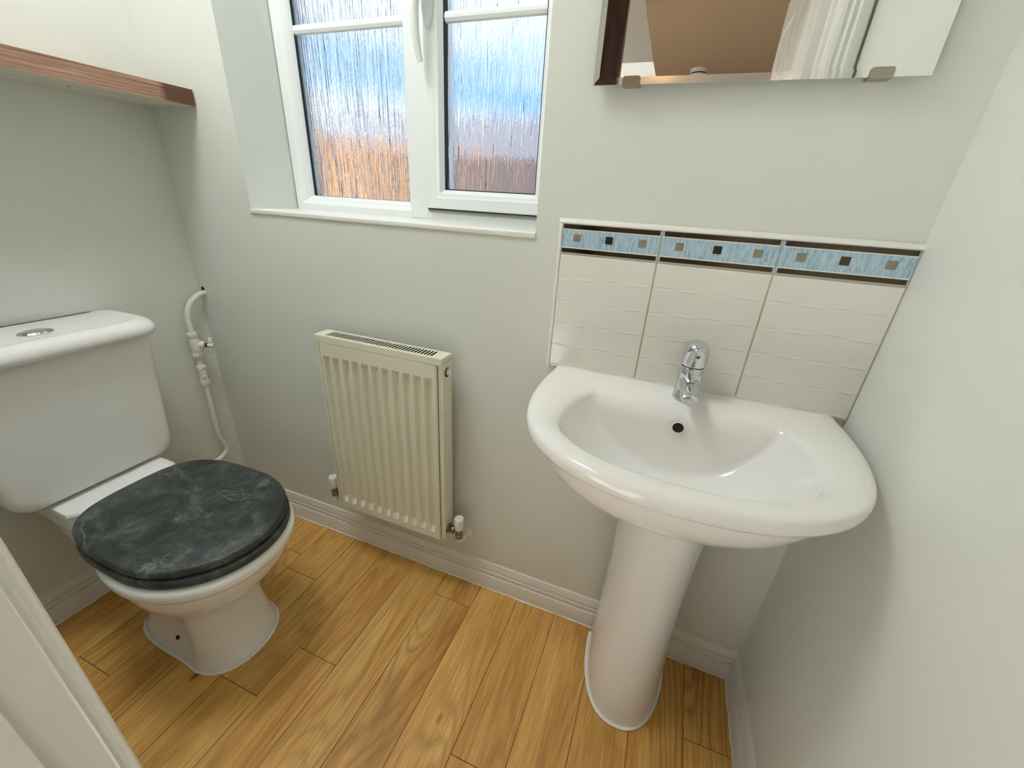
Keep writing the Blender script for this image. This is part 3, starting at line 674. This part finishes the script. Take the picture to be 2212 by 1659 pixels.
# back side so that the panel has thickness
add_box(bm, (PX0+0.001, YFp+0.0125, PZ0), (PX1-0.001, YFp+0.0155, PZ1))
for row in (G[0], G[-1]):
    v0 = bm.verts.new((PX0, YFp+0.010, row[0].co.z)); v1 = bm.verts.new((PX1, YFp+0.010, row[0].co.z))
    bm.faces.new(row + [v1, v0])
for cc in (0, -1):
    x = G[0][cc].co.x; v0 = bm.verts.new((x, YFp+0.010, PZ0)); v1 = bm.verts.new((x, YFp+0.010, PZ1)); bm.faces.new([r[cc] for r in G] + [v1, v0])
link('front_panel', to_mesh(bm, 'front_panel', 20), rad, M['rad'])
for nm, x0, x1 in (('side_panel', 0.0, 0.010), ('side_panel', rw-0.010, rw)):
    bm = bmesh.new()
    add_box(bm, (x0 + (0.007 if x0 == 0 else 0), YFp+0.004, 0.002), (x1 - (0 if x0 == 0 else 0.007), YB, rh-0.012))
    add_box(bm, (x0, YFp+0.006, 0.002), (x1, YFp+0.012, rh-0.012))
    add_box(bm, (x0, YB-0.003, 0.002), (x1, YB, rh-0.012))
    add_box(bm, (x0 if x0 == 0 else x0+0.0085, YFp+0.012, 0.002), (x0+0.0015 if x0 == 0 else x1, YB-0.002, rh-0.012))
    link(nm, to_mesh(bm, nm), rad, M['rad'])
box('back_panel', (0.012, YB-0.010, 0.004), (rw-0.012, YB, rh-0.03), M['rad'], rad, bevel=0.002)
box('convector_core', (0.014, YFp+0.016, 0.03), (rw-0.014, YB-0.004, rh-0.012), M['black'], rad)
bm = bmesh.new()   # top grille with cut slots
tz0, tz1 = rh-0.010, rh
gx0_, gx1_, gy0, gy1 = 0.030, rw-0.030, YFp+0.012, YB-0.008
add_box(bm, (0.0, YFp+0.002, tz0-0.008), (rw, YFp+0.0035, tz1-0.001)); add_box(bm, (0.0, YFp+0.003, tz1-0.002), (rw, gy0, tz1)); add_box(bm, (0.0, gy1, tz1-0.002), (rw, YB, tz1))
add_box(bm, (0.0, YB-0.0015, tz0-0.006), (rw, YB, tz1-0.001))
add_box(bm, (0.0, gy0, tz1-0.002), (gx0_, gy1, tz1)); add_box(bm, (gx1_, gy0, tz1-0.002), (rw, gy1, tz1))
for x in (0.0, rw-0.0015): add_box(bm, (x, YFp+0.0035, tz0-0.003), (x+0.0015, YB-0.0015, tz1-0.002))
nS = 35; st = (gx1_-gx0_)/nS
for i in range(nS): add_box(bm, (gx0_+i*st+st*0.66, gy0, tz1-0.0010), (gx0_+(i+1)*st, gy1, tz1-0.0003))
link('top_grille', to_mesh(bm, 'top_grille'), rad, M['rad'])
box('slot_shadow_plate', (gx0_-0.004, gy0-0.004, tz1-0.0045), (gx1_+0.004, gy1+0.004, tz1-0.0028), M['black'], rad)
lathe('plug_recess', [(0.0, 0), (0.0125, 0), (0.0125, 0.0008), (0.0, 0.0008)], (rw, YB-0.024, rh-0.043), (1, 0, 0), M['black'], rad, n=24)
lathe('vent_plug', [(0.0, 0), (0.0095, 0), (0.0095, 0.006), (0.006, 0.007), (0.006, 0.010), (0.0, 0.010)], (rw, YB-0.0225, rh-0.042), (1, 0, 0), M['plastic'], rad, n=8)
box('corner_tab', (rw-0.004, YB-0.034, rh-0.082), (rw+0.001, YB-0.012, rh-0.060), M['rad'], rad, bevel=0.0008)
def valve(xw, s):
    v = empty('radiator_valve', (xw, -0.058, 0.030), parent=rad)
    lathe('union_nut', [(0.0, 0), (0.0145, 0), (0.0145, 0.006), (0.009, 0.008), (0.0115, 0.0115), (0.0125, 0.016), (0.0115, 0.021), (0.0075, 0.023), (0.0075, 0.034), (0.0, 0.034)], (0, 0, 0), (s, 0, 0), M['nickel'], v, n=20)
    xv = s*0.036
    lathe('valve_body', [(0.0, -0.026), (0.008, -0.026), (0.0115, -0.022), (0.0115, -0.012), (0.0095, -0.010), (0.0095, 0.014), (0.0, 0.014)], (xv, 0, 0), (0, 0, 1), M['nickel'], v, n=20)
    bm = bmesh.new(); nn = 40
    add_loft(bm, [[(xv+(r+(0.0005 if j % 4 < 2 and 0.2 < q < 0.9 else 0))*math.cos(2*math.pi*j/nn), (r+(0.0005 if j % 4 < 2 and 0.2 < q < 0.9 else 0))*math.sin(2*math.pi*j/nn), z) for j in range(nn)]
                  for r, z, q in ((0.0105, 0.008, 0), (0.0125, 0.014, .3), (0.0140, 0.024, .5), (0.0140, 0.046, .8), (0.0136, 0.049, 1), (0.0125, 0.0505, 1), (0.0115, 0.0495, 1))])
    link('valve_cap', to_mesh(bm, 'valve_cap', 40), v, M['plastic'])
    lathe('cap_screw', [(0.0, 0), (0.0012, 0), (0.0012, 0.0006), (0.0, 0.0006)], (xv, 0, 0.0495), (0, 0, 1), M['black'], v, n=8)
    tube('tail_pipe', catmull([(xv, 0, -0.022), (xv, 0.001, -0.034), (xv, 0.006, -0.044), (xv, 0.02, -0.05), (xv, 0.058, -0.052)], 6), 0.006, M['plastic'], v)
    lathe('pipe_collar', [(0.0, 0), (0.017, 0), (0.017, 0.002), (0.012, 0.005), (0.0, 0.005)], (xv, 0.058, -0.052), (0, -1, 0), M['plastic'], v)
valve(rw, 1); valve(0.0, -1)
for x in (0.08, rw-0.08): box('wall_bracket', (x-0.012, YB-0.002, 0.08), (x+0.012, 0.0, rh-0.1), M['rad'], rad)

# ------------------------------------------------------------------ washbasin with pedestal
BX = 1.474
basin = empty('washbasin', (BX, 0, 0), 'white ceramic washbasin standing on a full pedestal under the mirror', 'washbasin')
NB = 144
half = [(0.272, 0.0), (0.281, -0.045), (0.286, -0.10), (0.286, -0.15), (0.281, -0.195), (0.269, -0.24), (0.248, -0.283), (0.216, -0.32), (0.172, -0.351), (0.12, -0.373), (0.06, -0.385), (0.0, -0.389)]
hp = [(v.x, v.y) for v in catmull([Vector((x, y, 0)) for x, y in half], 8)]
OUT = hp + [(-x, y) for x, y in hp[::-1][1:]]
CYB = -0.215
def ray_poly(poly, c, ang):
    dx, dy = math.cos(ang), math.sin(ang); best = None
    n = len(poly)
    for i in range(n):
        (x0, y0), (x1, y1) = poly[i], poly[(i+1) % n]
        x0 -= c[0]; x1 -= c[0]; y0 -= c[1]; y1 -= c[1]
        den = dx*(y1-y0)-dy*(x1-x0)
        if abs(den) < 1e-12: continue
        t = (x0*(y1-y0)-y0*(x1-x0))/den; u = (x0*dy-y0*dx)/den
        if t > 0 and -1e-9 <= u <= 1+1e-9: best = t if best is None else max(best, t)
    return best
angs = [2*math.pi*j/NB for j in range(NB)]
for cx_ in (0.272, -0.272):
    a = math.atan2(0.0-CYB, cx_) % (2*math.pi)
    j = min(range(NB), key=lambda q: abs(angs[q]-a)); angs[j] = a
outer = []
for a in angs:
    t = ray_poly(OUT, (0, CYB), a); outer.append((t*math.cos(a), CYB+t*math.sin(a)))
def bowl_ring(s, zz, yb):
    out = []
    for a in angs:
        c, sn2 = math.cos(a), math.sin(a)
        ry = 0.19 if sn2 > 0 else 0.121
        r = (abs(c/0.210)**2.15 + abs(sn2/ry)**2.15)**(-1/2.15)*s
        x, y = r*c, CYB + r*sn2
        bow = 0.010*(1-min(1, (x/0.17)**2))
        out.append((x, min(y, yb-bow), zz))
    return out
def topz(y): return 0.797 + 0.012*max(0.0, min(1.0, (y+0.22)/0.22))
inner = [(p[0], p[1]) for p in bowl_ring(1.0, 0, -0.090)]
def lerp2(t): return [(i[0]+(o[0]-i[0])*t, i[1]+(o[1]-i[1])*t) for i, o in zip(inner, outer)]
rings = []
# underside, from below upwards
def low(s, z, ys=None):
    ys = s if ys is None else ys
    return [(o[0]*s, o[1]*ys, z) for o in outer]
rings += [low(0.36, 0.585, 0.50), low(0.48, 0.605, 0.58), low(0.62, 0.632, 0.67), low(0.76, 0.668, 0.79), low(0.86, 0.705, 0.875), low(0.915, 0.738, 0.918), low(0.938, 0.760, 0.938), low(0.9435, 0.7640, 0.9435),
          low(0.950, 0.7632, 0.950), low(0.965, 0.765, 0.965), low(0.985, 0.770, 0.985), low(0.997, 0.777, 0.997), low(1.0, 0.784, 1.0)]
for t, dz in ((1.0, -0.006), (0.975, -0.001), (0.92, 0.0022), (0.8, 0.0042), (0.62, 0.0046), (0.42, 0.0035), (0.24, 0.0008), (0.11, -0.0025), (0.03, -0.006)):
    rings.append([(x, min(y, 0.0), topz(y) + (dz if (dz > 0 or t < 0.5) else dz*min(1.0, -y/0.05 if y < 0 else 0.0))) for x, y in lerp2(t)])
for s, yb in ((1.0, -0.0935), (0.992, -0.097), (0.975, -0.100), (0.95, -0.102), (0.9, -0.104), (0.85, -0.106), (0.8, -0.1075), (0.72, -0.110), (0.64, -0.112), (0.56, -0.115), (0.48, -0.117), (0.40, -0.118), (0.32, -0.12), (0.22, -0.12), (0.12, -0.12), (0.05, -0.12)):
    z = 0.7885 - 0.127*(1-s**3) - (0.0 if s > 0.999 else 0.001)
    rings.append(bowl_ring(s, z, yb))
bm = bmesh.new(); add_loft(bm, rings)
link('basin_bowl', to_mesh(bm, 'basin_bowl', 70), basin, M['ceramic'])
ov = empty('overflow', (0.0, -0.1155, 0.7715), parent=basin)
lathe('overflow_hole', [(0.0, 0), (0.0105, 0), (0.0105, 0.003), (0.0, 0.003)], (0, 0, 0), (0, -1, 0.1), M['black'], ov, n=28)
bm = bmesh.new(); add_tube(bm, [(0.0112*math.cos(2*math.pi*j/28), -0.0025+0.0004*math.sin(2*math.pi*j/28), 0.0112*math.sin(2*math.pi*j/28)) for j in range(29)], 0.0012, 8)
link('overflow_rim', to_mesh(bm, 'overflow_rim', 50), ov, M['ceramic'])
lathe('waste_fitting', [(0.0, 0), (0.026, 0), (0.026, 0.003), (0.021, 0.004), (0.018, 0.002), (0.0, 0.002)], (0, CYB, 0.6625), (0, 0, 1), M['chrome'], basin)
# pedestal: C-section column
def ped_ring(z, hw, yf, yb=-0.03, n=48):
    out = []
    for j in range(n):
        t = math.pi*j/(n-1); c, s = math.cos(t), math.sin(t)
        out.append((hw*math.copysign(abs(c)**0.85, c), yb + (yf-yb)*abs(s)**0.85, z))
    return out
bm = bmesh.new()
add_loft(bm, [ped_ring(z, hw, yf) for z, hw, yf in ((0.0, 0.100, -0.240), (0.01, 0.100, -0.240), (0.05, 0.097, -0.236), (0.2, 0.092, -0.228), (0.35, 0.090, -0.226), (0.5, 0.093, -0.228), (0.58, 0.098, -0.235), (0.64, 0.102, -0.242))])
ped = link('pedestal', to_mesh(bm, 'pedestal', 50), basin, M['ceramic']); ped.location = (0.018, 0, 0)
pts = [(p[0]*1.02, p[1]*1.008-0.0005, 0.003) for p in ped_ring(0, 0.100, -0.240)]
tube('sealant_bead', pts, 0.0042, M['caulk'], ped, n=8)
tube('back_seal', [(-0.27, -0.003, 0.811), (0.27, -0.003, 0.811)], 0.0035, M['caulk'], basin, n=8)

# ------------------------------------------------------------------ mixer tap
tap = empty('mixer_tap', (1.479, -0.050, 0.809), 'chrome single lever mixer tap on the washbasin', 'tap')
lathe('tap_body', [(0.0, -0.002), (0.0255, -0.002), (0.0255, 0.002), (0.0245, 0.004), (0.0235, 0.03), (0.0228, 0.052), (0.0225, 0.064), (0.0215, 0.066), (0.0, 0.066)], (0, 0, 0), (0, 0.06, 1), M['chrome'], tap, n=40)
bm = bmesh.new(); rings = []
for y, z, rx, rz in ((-0.004, 0.036, 0.0185, 0.016), (-0.026, 0.037, 0.018, 0.0135), (-0.045, 0.037, 0.0178, 0.0115), (-0.066, 0.0355, 0.0172, 0.0095), (-0.082, 0.0335, 0.016, 0.0085), (-0.089, 0.0325, 0.0135, 0.006), (-0.0905, 0.032, 0.010, 0.003)):
    rings.append([(rx*math.cos(2*math.pi*j/28), y, z+rz*math.sin(2*math.pi*j/28)) for j in range(28)])
add_loft(bm, rings); link('spout', to_mesh(bm, 'spout', 60), tap, M['chrome'])
lathe('aerator', [(0.0, 0), (0.0105, 0), (0.0105, -0.008), (0.009, -0.009), (0.0, -0.006)], (0, -0.073, 0.028), (0, 0, 1), M['chrome'], tap, n=24)
lathe('cartridge_ring', [(0.0, 0), (0.0205, 0), (0.0205, 0.003), (0.0, 0.003)], (0, 0.004, 0.066), (0, 0.06, 1), M['black'], tap, n=32)
bm = bmesh.new(); rings = []
for h, r, ey in ((0.069, 0.0222, 0.0), (0.072, 0.0236, 0.0), (0.085, 0.0243, 0.0015), (0.098, 0.0243, 0.004), (0.106, 0.0232, 0.008), (0.112, 0.0205, 0.010), (0.1155, 0.015, 0.008), (0.117, 0.007, 0.004)):
    rg = []
    for j in range(36):
        t = 2*math.pi*j/36; x, y = r*math.cos(t), r*math.sin(t)
        if y < 0: y -= ey*(-math.sin(t))**2
        rg.append((x, y+0.0045, h))
    rings.append(rg)
add_loft(bm, rings); lev = link('lever', to_mesh(bm, 'lever', 50), tap, M['chrome'])
lathe('temperature_marker', [(0.0, 0), (0.0038, 0), (0.0034, 0.0012), (0.0, 0.0014)], (0.003, -0.0218, 0.094), (0.03, -1, 0.0), M['red'], lev, n=18)

# ------------------------------------------------------------------ tiled splashback
TX0, TX1 = 1.1715, RW
sp_ = empty('tile_splashback', (TX0, 0, 0.80), 'white tiled splashback with a blue border above the washbasin', 'tile splashback')
def S(x, y, z): return (x-TX0, y, z-0.80)
box('grout_bed', S(TX0+0.002, -0.005, 0.80), S(TX1, 0.0, 1.117), M['grout'], sp_)
cols = ((1.1795, 1.3725), (1.3755, 1.5735), (1.5765, 1.7695))
for x0, x1 in cols:
    box('tile', S(x0, -0.0075, 0.806), S(x1, -0.001, 1.0565), M['tile'], sp_, bevel=0.0012)
    bt_ = box('border_tile', S(x0, -0.0075, 1.0605), S(x1, -0.001, 1.1155), M['border'], sp_, bevel=0.0010)
    w = x1-x0
    for z0, z1 in ((1.0612, 1.0694), (1.1072, 1.1150)):
        box('metal_strip', S(x0+0.0025, -0.0084, z0), S(x1-0.0025, -0.0070, z1), M['darkmetal'], bt_, bevel=0.0003, seg=1)
    for z0, z1 in ((1.0696, 1.0716), (1.1050, 1.1070)):
        box('white_strip', S(x0+0.001, -0.0079, z0), S(x1-0.001, -0.0070, z1), M['trimp'], bt_)
    for fx in (0.165, 0.5, 0.835):
        c = x0 + w*fx
        box('accent_square', S(c-0.0072, -0.0084, 1.0835), S(c+0.0072, -0.0070, 1.0975), M['darkmetal'] if fx == 0.5 else M['patina'], bt_, bevel=0.0004, seg=1)
def quad(n=6):
    return [(0.0, 0.0)] + [(0.0095*math.sin(t), -0.0095*math.cos(t)) for t in [i/n*math.pi/2 for i in range(n+1)]]
# quarter-round trims: along the top and down the left edge
bm = bmesh.new()
add_loft(bm, [[(x-TX0, y, z-0.80) for y, z in ((0, 1.1165), (-0.009, 1.1165), (-0.0095, 1.119), (-0.0082, 1.1225), (-0.0055, 1.1250), (-0.002, 1.1262), (0, 1.1262))] for x in (TX0, TX1)])
link('top_trim', to_mesh(bm, 'top_trim', 30), sp_, M['trimp'])
bm = bmesh.new()
add_loft(bm, [[(x-TX0, y, z-0.80) for x, y in ((TX0+0.0078, 0), (TX0+0.0078, -0.009), (TX0+0.006, -0.0095), (TX0+0.0025, -0.0078), (TX0+0.0005, -0.005), (TX0-0.0005, -0.002), (TX0-0.0005, 0))] for z in (0.80, 1.1165)])
link('side_trim', to_mesh(bm, 'side_trim', 30), sp_, M['trimp'])

# ------------------------------------------------------------------ mirror
mir = empty('wall_mirror', (1.449, -0.0, 1.345), 'large frameless wall mirror hanging above the tiled splashback', 'mirror')
MX0, MX1, MZ0, MZ1, MY = -0.2385, 0.2385, -0.001, 0.72, -0.020
bm = bmesh.new()
def mr_(d, y): return [(MX0+d, y, MZ0+d), (MX1-d, y, MZ0+d), (MX1-d, y, MZ1-d), (MX0+d, y, MZ1-d)]
add_loft(bm, [mr_(0.0, MY+0.0008), mr_(0.010, MY)], True, False, True)
link('mirror_glass', to_mesh(bm, 'mirror_glass'), mir, M['mirror'])
box('mirror_edge', (MX0, MY+0.0009, MZ0), (MX1, MY+0.006, MZ1), M['spacer'], mir)
box('mirror_backing', (MX0+0.03, MY+0.006, MZ0+0.03), (MX1-0.03, 0.0, MZ1-0.03), M['plastic'], mir)
for cx_ in (-0.173, 0.179):
    bm = bmesh.new()
    add_prism(bm, [(-0.0145, -0.003), (0.0145, -0.003), (0.0145, 0.008), (0.012, 0.0105), (-0.012, 0.0105), (-0.0145, 0.008)], 1, MY-0.0022, MY-0.0004)
    add_box(bm, (-0.0145, MY-0.0004, -0.003), (0.0145, 0.0, -0.0012))
    o = link('mirror_clip', to_mesh(bm, 'mirror_clip'), mir, M['steel']); o.location = (cx_, 0, 0)

# ------------------------------------------------------------------ floating shelf
sh = empty('floating_shelf', (0, 0, 1.3274), 'brown wooden floating shelf on the left wall above the toilet', 'shelf', rz=-SKEW)
bm = bmesh.new(); add_box(bm, (0.0, -0.80, 0.0), (0.178, 0.003, 0.0365))
for f in bm.faces:
    if f.calc_center_median().z < 0.001: f.material_index = 1
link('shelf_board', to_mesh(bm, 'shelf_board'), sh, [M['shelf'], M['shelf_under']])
lathe('screw_hole', [(0.0, 0), (0.0022, 0), (0.0022, 0.0008), (0.0, 0.0008)], (0.09, -0.21, 0.0002), (0, 0, -1), M['black'], sh, n=10)

# ------------------------------------------------------------------ lamps and hall things
lamp = empty('added_ceiling_lamp', (0.54, -0.46, CEIL), 'added round white flush ceiling lamp, unseen, lighting the cloakroom', 'lamp')  # unseen lamp added to brighten the left side and the floor
lathe('added_lamp_base', [(0.0, 0), (0.21, 0), (0.21, -0.02), (0.0, -0.02)], (0, 0, 0), (0, 0, 1), M['plastic'], lamp, n=40)
lathe('added_lamp_diffuser', [(0.0, -0.02), (0.20, -0.02), (0.20, -0.04), (0.18, -0.062), (0.13, -0.08), (0.06, -0.089), (0.0, -0.09)], (0, 0, 0), (0, 0, 1), mat_emit('added_lamp_glow', (250, 252, 255), ADDED_LAMP_STRENGTH), lamp, n=40)
hl = empty('hall_lamp', (0.85, -5.45, 1.95), 'warm wall lamp at the far end of the hall', 'lamp')
lathe('wall_plate', [(0.0, 0), (0.06, 0), (0.06, 0.02), (0.0, 0.02)], (0, -0.15, 0), (0, 1, 0), M['chrome'], hl)
lathe('lamp_shade', [(0.0, -0.08), (0.06, -0.08), (0.09, -0.04), (0.10, 0.03), (0.08, 0.08), (0.0, 0.09)], (0, -0.02, 0), (0, 0, 1), mat_emit('hall_lamp_glow', (255, 196, 128), HALL_STRENGTH), hl)
tube('lamp_arm', [(0, -0.14, 0), (0, -0.05, 0)], 0.01, M['chrome'], hl)
al = empty('smoke_alarm', (1.31, -4.09, 2.36), 'round white smoke alarm on the hall ceiling, seen in the mirror', 'smoke alarm')
lathe('alarm_base', [(0.0, 0), (0.075, 0), (0.075, -0.028), (0.066, -0.032), (0.0, -0.032)], (0, 0, 0), (0, 0, 1), M['alarm'], al, n=32)
lathe('alarm_vent', [(0.0, -0.032), (0.068, -0.032), (0.068, -0.042), (0.0, -0.042)], (0, 0, 0), (0, 0, 1), M['black'], al, n=32)
lathe('alarm_cover', [(0.0, -0.042), (0.072, -0.042), (0.068, -0.056), (0.05, -0.062), (0.0, -0.064)], (0, 0, 0), (0, 0, 1), M['alarm'], al, n=32)
post = empty('wooden_post', (0.96, -1.50, 0), 'dark stained wooden post in the hall, reflected at the left edge of the mirror', 'post')
prism('post_shaft', [(-0.05, -0.03), (0.045, -0.03), (0.05, -0.025), (0.05, 0.025), (0.045, 0.03), (-0.045, 0.03), (-0.05, 0.025)], 2, 0.0, 2.36, M['darkwood'], post)

# ------------------------------------------------------------------ outside, behind the obscured glass
box('ground', (-20, -20, -0.5), (20, 40, -0.35), M['gravel'], label='pale paving around the house', cat='ground', kind='structure')
def fence(name, x0, x1, y, z1, mat, label, n):
    f = empty(name, (x0, y, -0.35), label, 'fence')
    w = (x1-x0)/n; me = box_mesh((0, 0, 0), (w*0.97, 0.02, z1+0.35), 0.003, 1, 'board')
    me.materials.append(mat)
    for i in range(n):
        o = D.objects.new('board', me); COL.objects.link(o); o.parent = f; o.location = (i*w, 0.004*((i*7) % 3), 0.01*((i*5) % 3))
    for z in (0.4, z1*0.95): box('rail', (0, 0.03, z), (x1-x0, 0.07, z+0.08), mat, f)
fence('timber_fence', -7.5, -2.95, 6.0, 2.05, M['fence'], 'sunlit orange timber fence behind the left window pane', 30)
fence('weathered_fence', -2.95, 1.5, 5.6, 1.72, M['fence_dark'], 'grey weathered fence behind the right window pane', 30)
hs = empty('neighbour_house', (-6.0, 16.0, -0.35), 'brick house with a slate roof far behind the fences', 'house')
box('house_wall', (-7, 0, 0), (9, 6, 2.9), M['brick'], hs)
prism('house_roof', [(-0.4, 2.85), (6.4, 2.85), (3.0, 4.9)], 0, -7.3, 9.3, M['slate'], hs)
